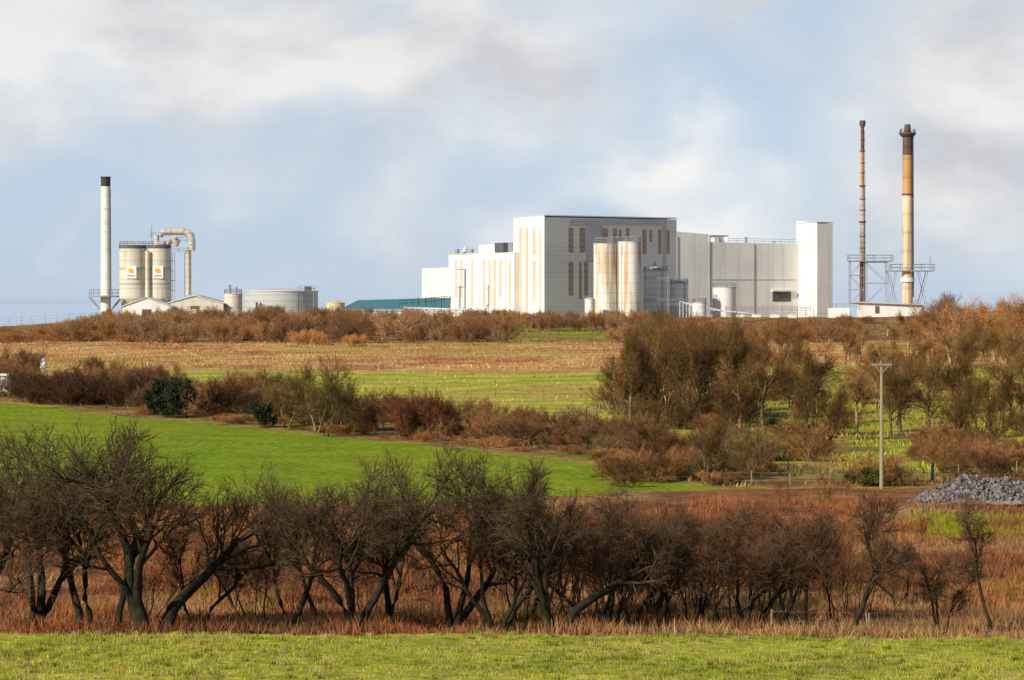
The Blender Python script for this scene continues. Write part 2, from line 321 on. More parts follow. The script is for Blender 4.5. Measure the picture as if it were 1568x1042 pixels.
def leafy(name,seed,H,W):
    rg=np.random.default_rng(seed); n=7000; nb=26
    bc=np.stack([rg.normal(0,W*.3,nb),rg.normal(0,W*.3,nb),rg.uniform(.15,.85,nb)*H],-1); br=rg.uniform(.12,.26,nb)*H
    i=rg.integers(0,nb,n); d=nrm(rg.normal(size=(n,3))); p=bc[i]+d*(br[i]*rg.uniform(.5,1.15,n))[:,None]; p[:,2]=np.maximum(p[:,2],0)
    s=rg.uniform(.05,.12,n)[:,None]; a=nrm(rg.normal(size=(n,3)))*s; b_=nrm(rg.normal(size=(n,3)))*s
    V=np.stack([p-a,p+b_,p+a,p-b_],1).reshape(-1,3); me=mk_mesh(name,V,np.arange(4*n).reshape(n,4)); me.materials.append(mLeaf); return me
leaf=[leafy('leafy_%d'%i,600+i,3,2.6) for i in range(2)]
def put(me,name,u,v,top=None,h=None,H=7.5,y=None,parent=None,wx=1.,col=(1,1,1)):
    y=yv(v) if y is None else y; x=X(u,y); z=float(ground(x,y))
    if top is not None: vb=VH+(CZ-z)*F/y; h=(vb-top)*y/F
    s=h/H; o=link(name,me,parent,(x,y,z-.03),random.uniform(0,6.28),(s*wx,s*wx,s)); o.color=(*col,1); return o
for i,u,y,t,w in [(1,50,121,662,1.0),(0,232,119,650,1.0),(3,130,124,690,.9),(4,-40,122,660,1.0),(2,545,120,685,.95),(4,690,122,695,.9),(0,850,119.5,708,.85),(6,765,121,705,.85),(3,600,127,725,.9),(3,440,121,728,.8),(5,180,123,690,.9),(1,925,124,745,.8)]:
    put(fore[i],'bare_oak_tree',u,0,top=t,H=7.5,y=y,wx=w,col=(.85,.83,.8))
for i,u,y,t,w in [(0,1295,115,755,1.1),(0,1523,115,770,.8),(2,1445,117,845,1.0),(1,965,122,780,.9),(2,1060,128,780,1.),(1,1150,125,785,.9),(1,910,125,765,.9),(2,1200,130,780,1.),(2,360,140,810,1.),(1,300,128,800,.9),(0,490,128,760,1.),(2,1020,124,810,1),(1,1110,122,805,1),(0,1240,124,790,1),(0,1000,130,775,1),(0,1085,133,780,1),(0,880,133,765,1),(0,810,131,760,1),(1,1380,140,830,1)]:
    put(slim[i],'bare_hawthorn_tree',u,0,top=t,H=6,y=y,wx=w*1.1,col=(1.05,.9,.82))
th=link('bare_thicket',None)
for k in range(88):
    u=random.uniform(850,1400) if k<64 else (random.uniform(380,850) if k<80 else random.uniform(-30,330)); y=random.uniform(126,168)
    top=np.interp(u,[-30,300,420,620,880,1000,1250,1400],[820,820,800,785,770,768,775,860])+random.uniform(-5,60)
    s=random.choice(thick); g=random.uniform(.8,1.5); put(s,'thicket_shrub',u,0,top=min(top,880),H=4,y=y,parent=th,wx=random.uniform(.8,1.2),col=(1.3*g,.88*g,.76*g))
th2=link('roadside_scrub',None)
for k in range(16):
    u=random.uniform(1150,1600); y=random.uniform(185,240); put(random.choice(thick),'scrub_shrub',u,0,h=random.uniform(.8,1.8),H=4,y=y,parent=th2,wx=1.3,col=(2.2,1.3,1.0))
hd=link('field_hedgerow',None)
for k in range(200):
    u=random.uniform(-60,1180); B=np.interp(u,[0,270,560,900,1090,1180],[618,645,672,710,746,748])
    v=B-random.uniform(12,46); hp=random.uniform(20,54)*random.choice([.55,.8,1,1])
    g=random.uniform(.3,.9); c=random.choice([(1,.8,.65),(.9,.85,.6),(1.1,.72,.58),(.75,.6,.5)])
    put(random.choice(bush),'hedge_shrub',u,v,h=hp*yv(v)/F,H=3.5,parent=hd,wx=random.uniform(.8,1.3),col=tuple(g*q for q in c))
for k in range(70):
    u=random.uniform(200,1120); B=np.interp(u,[0,270,560,900,1090,1180],[618,645,672,710,746,748])
    put(random.choice(bush),'bank_bramble',u,B-random.uniform(3,14),h=random.uniform(.5,1.1),H=3.5,parent=hd,wx=1.7,col=random.choice([(1.,.58,.4),(.55,.45,.25),(1.3,.95,.6)]))
for k in range(26):
    u=random.uniform(40,240); put(random.choice(bush),'hedge_shrub',u,random.uniform(606,622),top=random.uniform(566,590),H=3.5,parent=hd,wx=1.2,col=(.24,.17,.16))
for u,v,t in [(258,640,577),(238,636,595),(405,655,615)]:
    put(leaf[0],'holly_bush',u,v,top=t,H=3,wx=.8,col=(.7,.7,.7))
for i,u,v,t,w,c in [(0,485,662,546,.8,(.45,.46,.24)),(3,440,658,570,.85,(.40,.39,.22)),(1,530,665,585,.8,(.45,.42,.24)),(3,500,668,575,.8,(.36,.36,.2))]:
    put(mid[i],'bare_ash_tree',u,v,top=t,H=10,wx=w,col=c)
for u,v,t in [(645,672,596),(630,670,610),(665,672,604)]: put(bush[1],'copper_shrub',u,v,top=t,H=3.5,wx=.75,col=(.42,.24,.20))
rd=link('ridge_hedgerow',None)
for k in range(380):
    u=random.uniform(90,1330) if k<335 else random.uniform(740,960); v=random.uniform(488,526) if k<335 else random.uniform(488,508)
    if 770<u<930 and v>510: continue
    t=np.interp(u,[90,160,300,700,760,900,1000,1130,1200,1330],[494,477,471,471,475,478,476,494,488,482])
    top=max(t+random.uniform(-4,12),v-random.uniform(22,44)); g=random.uniform(.45,1.3)
    put(random.choice(bush),'hedge_shrub',u,v,top=top,H=3.5,parent=rd,wx=random.uniform(.65,1.2),col=(g*random.uniform(.95,1.15),g*.84,g*random.uniform(.6,.8)))
for k in range(40):
    u=random.uniform(-30,300); v=random.uniform(508,525); put(random.choice(bush),'hedge_shrub',u,v,h=random.uniform(1.2,2.6),H=3.5,parent=rd,wx=1.5,col=(1.2,.75,.5))
for u,v,t in [(455,528,506),(470,528,504),(488,528,507),(535,530,512),(548,530,511)]: put(bush[2],'hedge_shrub',u,v,top=t,H=3.5,parent=rd,wx=1.,col=(1.7,1.3,.85))
cp=link('alder_copse',None)
for k in range(36):
    u=random.gauss(1035,55); v=random.uniform(590,660); t=np.interp(u,[925,960,1000,1060,1110,1140],[560,500,474,470,484,540])+random.uniform(0,45)
    g=random.uniform(.7,1.3); c=random.choice([(.46,.38,.26),(.36,.29,.2),(.56,.44,.29)])
    put(random.choice(mid),'copse_tree',u,v,top=t,H=10,parent=cp,wx=random.uniform(.5,.7),col=tuple(g*q for q in c))
for k in range(22):
    u=random.uniform(930,1160); v=random.uniform(610,668); g=random.uniform(.3,.6); put(random.choice(bush),'copse_undergrowth',u,v,h=random.uniform(2.,4.),H=3.5,parent=cp,wx=1.,col=(g,.85*g,.62*g))
wd=link('hillside_woodland',None)
for k in range(115):
    u=random.uniform(1120,1630); v=random.uniform(508,568)
    t=np.interp(u,[1120,1250,1330,1400,1470,1530,1630],[500,495,485,462,438,440,418])+random.uniform(0,60)+max(0,(v-545))*.9
    if t>v-15: continue
    g=random.uniform(.4,1.35); r_=random.uniform(.7,.85); put(random.choice(mid),'woodland_tree',u,v,top=t,H=10,parent=wd,wx=random.uniform(.6,.9),col=(g,r_*g,random.uniform(.42,.62)*g))
for k in range(50):
    u=random.uniform(1120,1630); v=random.uniform(560,600) if k<26 else random.uniform(600,672); g=random.uniform(.35,.95)
    put(random.choice(mid),'woodland_tree',u,v,h=random.uniform(3.5,8.5),H=10,parent=wd,wx=random.uniform(.6,.85),col=(.95*g,.78*g,.52*g))
for k in range(52):
    u=random.uniform(1120,1630); v=random.uniform(530,620); g=random.uniform(.35,1.1)
    put(random.choice(bush),'woodland_undergrowth',u,v,h=random.uniform(1.2,3.4),H=3.5,parent=wd,wx=1.2,col=(g,.75*g,.48*g))
sb=link('pasture_scrub',None)
cl_=[(random.uniform(940,1620),random.uniform(650,742)) for _ in range(24)]
for k in range(135):
    c0=random.choice(cl_); u=random.gauss(c0[0],24); v=min(745,random.gauss(c0[1],9)); g=random.uniform(.3,1.05)
    put(random.choice(bush),'scrub_shrub',u,v,h=random.uniform(.6,2.4),H=3.5,parent=sb,wx=random.uniform(.8,1.3),col=(g,.74*g,.53*g))
for u,v,t in [(1330,745,715),(1300,742,725)]: put(leaf[1],'gorse_bush',u,v,top=t,H=3,wx=1.1,col=(2.2,1.8,.8))
for u,v,t in [(1180,655,640),(1235,664,648),(1115,735,716),(1475,560,540)]: put(leaf[0],'holly_bush',u,v,top=t,H=3,wx=1.2,col=(.9,.85,.6))
for u,t,v,i in [(1365,563,668,0),(1500,575,672,1),(1270,590,675,3),(1170,540,660,2),(1240,575,668,1),(1420,580,670,2),(1560,560,660,3),(965,560,650,2),(1130,575,690,0),(1000,640,722,2),(1080,640,735,3),(1525,600,690,0),(1460,600,680,3)]:
    put(mid[i],'bare_alder_tree',u,v,top=t,H=10,wx=.75,col=(.34,.27,.18))
# ------------------------------------------------------------ factory
th_=math.radians(30); dR=Vector((math.cos(th_),math.sin(th_),0)); dL=Vector((-math.sin(th_),math.cos(th_),0))
def hit(P,d,u):
    k=(u-UC)/F; t=(k*P.y-P.x)/(d.x-k*d.y); return P+d*t
def wrect(mb,part,mat,P,d,out,u0,u1,v0,v1,proud=.12,deep=.1):
    a=hit(P,d,u0); b_=hit(P,d,u1); za=[Z(v1,a.y),Z(v1,b_.y)]; zt=[Z(v0,a.y),Z(v0,b_.y)]
    o=out*proud; i=-out*deep
    mb.prism(part,mat,[(a+o),(b_+o),(b_+i),(a+i)],[za[0],za[1],za[1],za[0]],[zt[0],zt[1],zt[1],zt[0]])
K=Vector((X(834,1000),1000,0)); A=hit(K,dR,1036); Lc=hit(K,dL,787); Bk=A+(Lc-K)
f=MB('cheese_factory_building')
f.prism('main_block_front_wall','grey',[K,A,A+dL*.6,K+dL*.6],12,Z(332.5,1000))
f.prism('main_block_walls','white',[K+dL*.603,A+dL*.603,Bk,Lc],12,Z(333,1000)-.02)
f.prism('side_wall_skin','white',[K-dR*.15,K-dR*.004,Lc-dR*.004,Lc-dR*.15],12,Z(332,1000)+.3)
f.prism('main_block_parapet','roof',[K-dL*.2-dR*.2,A-dL*.2+dR*.2,Bk+dR*.2+dL*.2,Lc-dR*.2+dL*.2],Z(332.5,1000)+.32,Z(331,1000)+.35)
W=[(870,876,349,386),(887,895,349,386),(922,929,350,388),(938,943,350,388),(958,962,350,372),(983,988,352,388),(1007,1011,352,388),(1020,1023.5,352,388),
 (870,876,401,452),(886,889,401,457),(893.5,898.5,401,452),(994,996.5,352,370),(947,950,352,372),(1000,1003,402,420)]
for w in W: wrect(f,'window_strips','strip',K,dR,-dL,*w)
wrect(f,'dark_panels','dgrey',K,dR,-dL,896,920,346,400); wrect(f,'dark_panels','dgrey',K,dR,-dL,1012.5,1018.5,340,478,.08)
wrect(f,'dark_panels','dgrey',K,dR,-dL,872,1020,336,345,.06)
for w in [(796,799.5,350,480),(806,809,350,480),(817,820.5,350,390),(817,820.5,400,460),(827,829,350,480)]: wrect(f,'translucent_strips','cream',K,dL,-dR,*w,.22,.0)
L2=hit(Lc,dL,733); L3=hit(L2,dL,687)
f.prism('wing_high','white',[Lc+dL*.01,Lc+dL*.01+dR*34,L2+dR*34,L2],12,Z(373,Lc.y))
f.prism('wing_low','white',[L2+dL*.01,L2+dL*.01+dR*30,L3+dR*30,L3],12,Z(391,L3.y))
f.prism('wing_front_lean_to','white',[Lc-dR*2.2+dL*-4,Lc-dL*4-dR*.16,L2-dR*.16,L2-dR*2.2],12,Z(387,Lc.y))
f.prism('wing_roof_trim','roof',[L2+dL*.2-dR*.2,L2+dL*.2+dR*30,L3+dR*30,L3-dR*.2],Z(391,L3.y)+.01,Z(390,L3.y)+.2)
for u0 in (697,705,722,740,748,756,765,780):
    P0=L2 if u0<733 else Lc-dR*2.2
    wrect(f,'translucent_strips','cream',P0,dL,-dR,u0,u0+3.0,398,455 if u0%2 else 470,.08,.0)
wrect(f,'wall_joints','roof',Lc-dR*2.2,dL,-dR,774,775,390,480,.1,0); wrect(f,'wall_joints','roof',Lc-dR*2.2,dL,-dR,735,773.5,402,403,.1,0)
wrect(f,'louvre','dgrey',Lc,dL,-dR,775,786,372.6,386,.3,0)
q=hit(Lc,dL,779); f.prism('roof_plant','darkst',[q-dR*2,q+dR*3,q+dR*3+dL*6,q-dR*2+dL*6],Z(387,q.y),Z(372,q.y))
L4=hit(Vector((X(687,1090),1090,0)),dL,646); P4=Vector((X(700,1085),1085,0))
f.prism('rear_annex','white',[P4,P4+dR*30,L4+dR*30,L4],12,Z(410,1090))
for u0 in (700,711,722): f.tube('roof_vents','steel',(X(u0,1060),1060,Z(392,1060)),(X(u0,1060),1060,Z(382,1060)),.8,.8,8)
f.tube('roof_vent_cowl','tank',(X(712,1060),1060,Z(386,1060)),(X(712,1060),1060,Z(379,1060)),1.3,.4,10)
R2=hit(K,dR,1085); R3=hit(K,dR,1222)
f.prism('process_hall','white2',[A+dR*.01,R2,R2+dL*30,A+dR*.01+dL*30],12,[Z(355,A.y),Z(359,R2.y),Z(359,R2.y),Z(355,A.y)])
f.prism('process_hall_long','white2',[R2+dR*.01,R3,R3+dL*24,R2+dR*.01+dL*24],12,[Z(371,R2.y),Z(374,R3.y),Z(374,R3.y),Z(371,R2.y)])
f.rail('roof_railing','steel',[R2+dR*8+Vector((0,0,Z(371.5,R2.y))),R3+Vector((0,0,Z(374,R3.y)))],1.5,.06,gap=3.5)
for u0 in (1086,1154,1036.6): wrect(f,'downpipes','steel',K,dR,-dL,u0,u0+1.2,362 if u0<1100 else 374,480,.25,0)
wrect(f,'loading_opening','darkst',K,dR,-dL,1183,1211,447,462,.1,0); wrect(f,'opening_canopy','white2',K,dR,-dL,1181,1213,444,446.6,1.2,0)
wrect(f,'wall_band','roof',K,dR,-dL,1087,1220,428,429,.1,0)
K2=hit(R3,-dL,1251); R3b=hit(K2,dR,1275); ext2=hit(K2,dL,1219)
f.prism('stair_tower','white',[K2,R3b,R3b+dL*20,ext2],12,[Z(341,K2.y),Z(343,R3b.y),Z(342,R3b.y),Z(339,ext2.y)])
wrect(f,'tower_panels','white2',K2,dR,-dL,1251.2,1275,345,480,.06,0)
f.prism('tower_cap','roof',[K2-dL*.2-dR*.2,R3b-dL*.2+dR*.2,R3b+dL*20,ext2-dR*.2],[Z(341,K2.y)+.01]*4,[Z(340,K2.y)]*4)
for u0,h in ((1100,9),(1107,6),(1142,11),(1185,5)):
    p=hit(K+dL*8,dR,u0); f.tube('roof_vents','steel',(p.x,p.y,Z(374,p.y)),(p.x,p.y,Z(374-h,p.y)),.5,.5,6)
p=hit(K+dL*8,dR,1093); f.prism('roof_platform','darkst',[p,p+dR*6,p+dR*6+dL*3,p+dL*3],Z(362,p.y),Z(360.5,p.y)); f.prism('roof_platform_base','roof',[p+dR*.5,p+dR*4,p+dR*4+dL*3,p+dL*3+dR*.5],Z(374,p.y),Z(362.2,p.y))
f.build()
def silo(name,u0,u1,vt,vb,y,mat,rail=True,cone=0,ladder=True,lid='roof'):
    m=MB(name); x=X((u0+u1)/2,y); r=(u1-u0)/2*y/F; zt=Z(vt,y); zb=min(Z(vb,y),float(ground(x,y))-.3)
    m.tube('shell',mat,(x,y,zb),(x,y,zt),r,r,40)
    if cone: m.tube('cone_roof',lid,(x,y,zt+.01),(x,y,zt+cone),r*1.02,r*.08,40)
    m.tube('rim',lid,(x,y,zt-.25),(x,y,zt+.005),r*1.025,r*1.025,40)
    if rail:
        pts=[(x+math.cos(a)*r*.95,y+math.sin(a)*r*.95,zt) for a in np.linspace(0,2*math.pi,14,endpoint=False)]; m.rail('railing','steel',pts,1.4,.07,True,3)
    if ladder:
        for dx in (-.3,.3): m.tube('ladder','steel',(x+r*.5+dx,y-r*.9,zb),(x+r*.5+dx,y-r*.9,zt+1.3),.07,.07,4)
        z=zb+1
        while z<zt: m.tube('ladder','steel',(x+r*.5-.3,y-r*.9,z),(x+r*.5+.3,y-r*.9,z),.05,.05,4); z+=.9
    return m.build(smooth=('shell','cone_roof','rim'))
silo('storage_silo',909,945,373,492,985,'silo'); silo('storage_silo',946,982,370,492,984,'silo')
m=MB('silo_access_walkway'); y=984
m.path('headframe','steel',[(X(912,y),y,Z(373,y)),(X(912,y),y,Z(365,y)),(X(980,y),y,Z(362,y)),(X(980,y),y,Z(372,y))],.12,5)
for u0 in (930,945,960): m.tube('headframe','steel',(X(u0,y),y,Z(372,y)),(X(u0,y),y,Z(363.5,y)),.1,.1,4)
m.path('drop_pipe','steel',[(X(945.5,y),y-4,Z(372,y)),(X(945.5,y),y-4,Z(485,y))],.16,6)
m.build()
silo('process_tank',984,1023,415,485,1000,'tank',cone=1.6); silo('process_tank',1026,1054,434,485,1002,'tank',cone=.8); silo('process_tank',895,911,458,485,975,'silo',rail=False,ladder=False,cone=.5)
silo('process_tank',1091,1127,440,485,1012,'white2',rail=True,ladder=False); silo('process_tank',1060,1082,464,485,980,'tank',cone=.8,ladder=False)
m=MB('pipe_gantry'); y=990
for u0,u1,va,vb in [(988,988,408,480),(1022,1022,420,480),(1062,1062,450,482),(1081,1081,455,482),(1128,1128,430,485)]:
    m.tube('posts','steel',(X(u0,y),y,Z(vb,y)),(X(u1,y),y,Z(va,y)),.14,.14,5)
for va,ua,ub in [(470,1020,1090),(474,1110,1240),(478,1110,1240),(484,1115,1235),(463,985,1060),(430,985,1050),(433,1092,1128)]:
    m.rail('walkway','steel',[(X(ua,y),y-3,Z(va,y)),(X(ub,y),y-3,Z(va,y))],1.0,.07,False,3)
for u0 in range(1112,1245,12): m.tube('posts','steel',(X(u0,y),y-3,Z(490,y)),(X(u0,y),y-3,Z(472,y)),.1,.1,4)
for k in range(7): m.path('pipes','tank',[(X(1040+k*5,y),y-4,Z(488,y)),(X(1040+k*5,y),y-4,Z(462+k*2,y)),(X(1100+k*9,y),y-4,Z(476+k*.8,y))],.14,6)
for u0 in (1125,1150,1178,1205): m.box('skids','white2',X(u0,y),X(u0+13,y),y-5,y-1,Z(495,y),Z(482,y))
m.path('pipes','tank',[(X(620,y),y-9,Z(472,y)),(X(740,y),y-9,Z(476,y))],.35,8); m.path('pipes','tank',[(X(625,y),y-9,Z(478,y)),(X(742,y),y-9,Z(480,y))],.25,8)
for u0 in range(622,745,11): m.tube('rack_posts','darkst',(X(u0,y),y-9,Z(492,y)),(X(u0,y),y-9,Z(472,y)),.18,.18,4)
for u0 in (704,712): m.tube('flue_pipe','steel',(X(u0,1020),1020,Z(475,1020)),(X(u0,1020),1020,Z(412 if u0>705 else 438,1020)),.3,.3,6)
m.path('flue_pipe','steel',[(X(700,1020),1020,Z(413,1020)),(X(713,1020),1020,Z(413,1020)),(X(713,1020),1020,Z(440,1020)),(X(700,1020),1020,Z(440,1020))],.15,5)
m.build()
def lattice(m,u0,u1,vt,vb,y,dep,lv):
    xs=(X(u0,y),X(u1,y)); yy=(y-dep,y+dep); zt=Z(vt,y); zb=Z(vb,y)
    for x_ in xs:
        for y_ in yy: m.tube('frame_legs','steel',(x_,y_,zb),(x_,y_,zt),.12,.12,4)
    for i in range(lv):
        za=zb+(zt-zb)*i/lv; zc=zb+(zt-zb)*(i+1)/lv
        for y_ in yy:
            a,c_=(xs[0],xs[1]) if (i%2==0) else (xs[1],xs[0])
            m.tube('frame_braces','steel',(a,y_,za),(c_,y_,zc),.06,.06,4); m.tube('frame_braces','steel',(xs[0],y_,zc),(xs[1],y_,zc),.08,.08,4)
        for x_ in xs: m.tube('frame_braces','steel',(x_,yy[0],zc),(x_,yy[1],zc),.08,.08,4)
y=1000; m=MB('steel_chimney'); x=X(1320.5,y); px=y/F
secs=[(466,400,4.4,'rustd'),(400,340,4.2,'rusts'),(340,285,3.6,'rusts'),(285,232,2.9,'rusto'),(232,194,2.8,'rustd')]
for i,(a,b_,r,mt) in enumerate(secs):
    m.tube('shaft_%d'%i,mt,(x,y,Z(a,y)),(x,y,Z(b_,y)),r*px,r*px*.93,20)
    m.tube('flanges','rustd',(x,y,Z(b_,y)-.2),(x,y,Z(b_,y)+.2),r*px*1.4,r*px*1.4,16)
for v_ in (425,380,362,322,305): m.tube('flanges','rustd',(x,y,Z(v_,y)-.12),(x,y,Z(v_,y)+.12),5*px,5*px,16)
for v_ in (265,250,215): m.tube('flanges','rustd',(x,y,Z(v_,y)-.12),(x,y,Z(v_,y)+.12),3.6*px,3.6*px,16)
m.tube('cap','rustd',(x,y,Z(195,y)),(x,y,Z(190,y)),3*px,5*px,16); m.tube('cap','rustd',(x,y,Z(190,y)+.01),(x,y,Z(185,y)),5*px,4.4*px,16)
m.tube('ladder','darkst',(x+.9,y-.5,Z(460,y)),(x+.7,y-.5,Z(200,y)),.07,.07,4)
lattice(m,1301,1322,400,466,y,2.2,3); lattice(m,1326,1358,402,466,y,2.6,2)
m.box('platform','steel',X(1299,y),X(1366,y),y-3,y+3,Z(401,y),Z(399.5,y)); m.rail('platform_rail','steel',[(X(1299,y),y-3,Z(399.5,y)),(X(1366,y),y-3,Z(399.5,y)),(X(1366,y),y+3,Z(399.5,y)),(X(1299,y),y+3,Z(399.5,y))],1.8,.07,True,2.8)
m.build(smooth=[f'shaft_{i}' for i in range(5)])
m=MB('rusty_chimney'); x=X(1389.5,y)
m.tube('shaft_lower','rust',(x,y,Z(466,y)),(x,y,Z(298,y)),8.3*px,7.6*px,28); m.tube('shaft_upper','rusto',(x,y,Z(298,y)),(x,y,Z(238,y)),7.6*px,7.6*px,28); m.tube('shaft_top','rustd',(x,y,Z(238,y)),(x,y,Z(203,y)),7.7*px,7.4*px,28)
m.tube('flanges','rustd',(x,y,Z(299,y)),(x,y,Z(297,y)),9*px,9*px,24); m.tube('crown','rustd',(x,y,Z(210,y)),(x,y,Z(206,y)),9*px,13*px,24); m.tube('crown','rustd',(x,y,Z(206,y)+.01),(x,y,Z(204,y)),13*px,13*px,24)
m.tube('cap','rustd',(x,y,Z(204,y)+.01),(x,y,Z(191,y)),5.5*px,4.6*px,20)
for k in range(10):
    a=k*math.pi/5; m.tube('crown_spikes','rustd',(x+math.cos(a)*12*px,y+math.sin(a)*12*px,Z(204,y)),(x+math.cos(a)*11*px,y+math.sin(a)*11*px,Z(198,y)),.12,.12,4)
m.tube('cable_tray','darkst',(x+8.8*px,y-.6,Z(455,y)),(x+8*px,y-.6,Z(205,y)),.22,.22,5)
m.tube('brace_rings','tank',(x,y,Z(432,y)),(x,y,Z(426,y)),11*px,11*px,20)
m.box('platform','steel',X(1364,y)+1e-3,X(1429,y),y-2.9,y+2.9,Z(416,y),Z(414.5,y)); m.rail('platform_rail','steel',[(X(1364,y),y-3,Z(414.5,y)),(X(1429,y),y-3,Z(414.5,y)),(X(1429,y),y+3,Z(414.5,y)),(X(1364,y),y+3,Z(414.5,y))],2.0,.07,True,2.8)
for sgn in (-1,1):
    for dy in (-2.5,2.5):
        m.tube('struts','steel',(x+sgn*30*px,y+dy,Z(415,y)),(x+sgn*17*px,y+dy,Z(466,y)),.13,.13,5)
        m.tube('struts','steel',(x+sgn*17*px,y+dy,Z(415,y)),(x+sgn*28*px,y+dy,Z(466,y)),.1,.1,5)
m.tube('mast','steel',(X(1424,y),y,Z(415,y)),(X(1424,y),y,Z(392,y)),.12,.12,4)
m.build(smooth=('shaft_lower','shaft_upper','shaft_top'))
m=MB('boiler_house')
m.prism('walls','white2',[(X(1312,985),985),(X(1412,985),985),(X(1416,1010),1010),(X(1312,1010),1010)],12,[Z(464,985),Z(468,985),Z(468,985),Z(464,985)])
m.prism('roof_trim','roof',[(X(1310,985),984),(X(1415,985),984),(X(1417,985),1011),(X(1310,985),1011)],[Z(464,985)+.01,Z(468,985)+.01,Z(468,985)+.01,Z(464,985)+.01],[Z(462,985),Z(466,985),Z(466,985),Z(462,985)]); m.box('annex','signw',X(1270,985),X(1300,985),984,990,Z(490,985),Z(472,985)); m.rail('railing','steel',[(X(1270,984),984,Z(472,985)),(X(1312,984),984,Z(472,985))],1.3,.07)
m.box('door','darkst',X(1340,985),X(1346,985),984.8,984.99,Z(480,985),Z(469,985))
m.build()
y=1000; m=MB('white_chimney'); x=X(162,y)
m.tube('shaft','stackw',(x,y,10),(x,y,Z(286,y)),8*px,7.2*px,28); m.tube('black_top','black',(x,y,Z(286,y)),(x,y,Z(272,y)),7.3*px,7.3*px,28); m.tube('black_top','black',(x,y,Z(273,y)),(x,y,Z(271,y)),8*px,8*px,28)
for v_ in (355,320): m.tube('bands','tank',(x,y,Z(v_,y)-.1),(x,y,Z(v_,y)+.1),8.2*px,8.2*px,24)
m.tube('platform','steel',(x,y,Z(455,y)),(x,y,Z(453.5,y)),26*px,26*px,16)
m.rail('rail','steel',[(x+math.cos(a)*25*px,y+math.sin(a)*25*px,Z(453.5,y)) for a in np.linspace(0,2*math.pi,10,endpoint=False)],2,.07,True,3)
for sgn in (-1,1):
    for dy in (-2,2): m.tube('struts','steel',(x+sgn*25*px,y+dy,Z(455,y)),(x+sgn*9*px,y+dy*.5,Z(474,y)),.15,.15,5)
m.tube('ladder','darkst',(x+8.5*px,y-.5,Z(455,y)),(x+7.6*px,y-.5,Z(290,y)),.08,.08,4)
m.build(smooth=('shaft','black_top'))
y=995; m=MB('twin_silos')
for a,b_,vt in ((183,224,381),(226,262,381)):
    x=X((a+b_)/2,y); r=(b_-a)/2*y/F; m.tube('shells','beige',(x,y,Z(458,y)),(x,y,Z(vt,y)),r,r,36); m.tube('hopper','beige',(x,y,Z(470,y)),(x,y,Z(458,y)-.01),r*.5,r*.98,36)
    m.tube('top_rims','darkst',(x,y,Z(vt,y)),(x,y,Z(vt-5,y)),r*1.03,r*1.03,36); m.rail('railings','steel',[(x+math.cos(t)*r,y+math.sin(t)*r,Z(vt-5,y)) for t in np.linspace(0,2*math.pi,12,endpoint=False)],1.2,.06,True,3)
    for v_ in (412,436): m.tube('hoops','steel',(x,y,Z(v_,y)),(x,y,Z(v_-1.5,y)),r*1.02,r*1.02,36)
    for t in np.linspace(.3,6.5,6): m.tube('legs','darkst',(x+math.cos(t)*r*.9,y+math.sin(t)*r*.9,11),(x+math.cos(t)*r*.9,y+math.sin(t)*r*.9,Z(457,y)),.3,.3,6)
    m.box('sign_boards','signw',x-8*y/F,x+8*y/F,y-r-.35,y-r-.15,Z(427,y),Z(408,y)); m.prism('sign_logo','orange',[(x-4*y/F,y-r-.4),(x+4*y/F,y-r-.4),(x+4*y/F,y-r-.36),(x-4*y/F,y-r-.36)],[Z(418,y),Z(420,y),Z(420,y),Z(418,y)],[Z(411,y),Z(413,y),Z(413,y),Z(411,y)])
    m.box('sign_text','steel',x-6*y/F,x+6*y/F,y-r-.39,y-r-.36,Z(424,y),Z(422,y))
m.tube('central_riser','beige',(X(228,y),y-4,Z(466,y)),(X(228,y),y-4,Z(385,y)),.7,.7,12)
D_=lambda u,v,dy=0:(X(u,y),y+dy,Z(v,y))
m.path('top_duct','duct',[D_(244,362),D_(247,357),D_(254,355),D_(282,355),D_(290,358),D_(294,366),D_(294,384)],1.1,12)
m.path('cross_duct','duct',[D_(240,372),D_(255,374),D_(262,370),D_(272,364)],.8,10); m.path('drop_duct','duct',[D_(288,378),D_(288,452)],.95,12); m.tube('cyclone','duct',D_(270,378),D_(270,368),.6,1.5,12)
m.path('drop_duct','duct',[D_(240,378),D_(240,360)],.8,10)
m.path('frame','steel',[D_(234,380,-3),D_(234,346,-3)],.12,4); m.path('frame','steel',[D_(299,380,-3),D_(299,357,-3)],.12,4)
m.rail('upper_walk','steel',[D_(232,364,-3),D_(262,364,-3)],1.4,.09); m.rail('upper_walk','steel',[D_(277,373,-3),D_(299,373,-3)],2,.09); m.rail('upper_walk','steel',[D_(262,387,-2),D_(299,387,-2)],1.4,.09)
for u_ in (264,268,283,293): m.path('frame','steel',[D_(u_,470,-1),D_(u_,386,-1)],.1,4)
for v_ in (400,415,430,445): m.path('frame','steel',[D_(262,v_,-1),D_(269,v_,-1)],.1,4)
m.build(smooth=('shells','hopper','top_duct','drop_duct','cross_duct'))
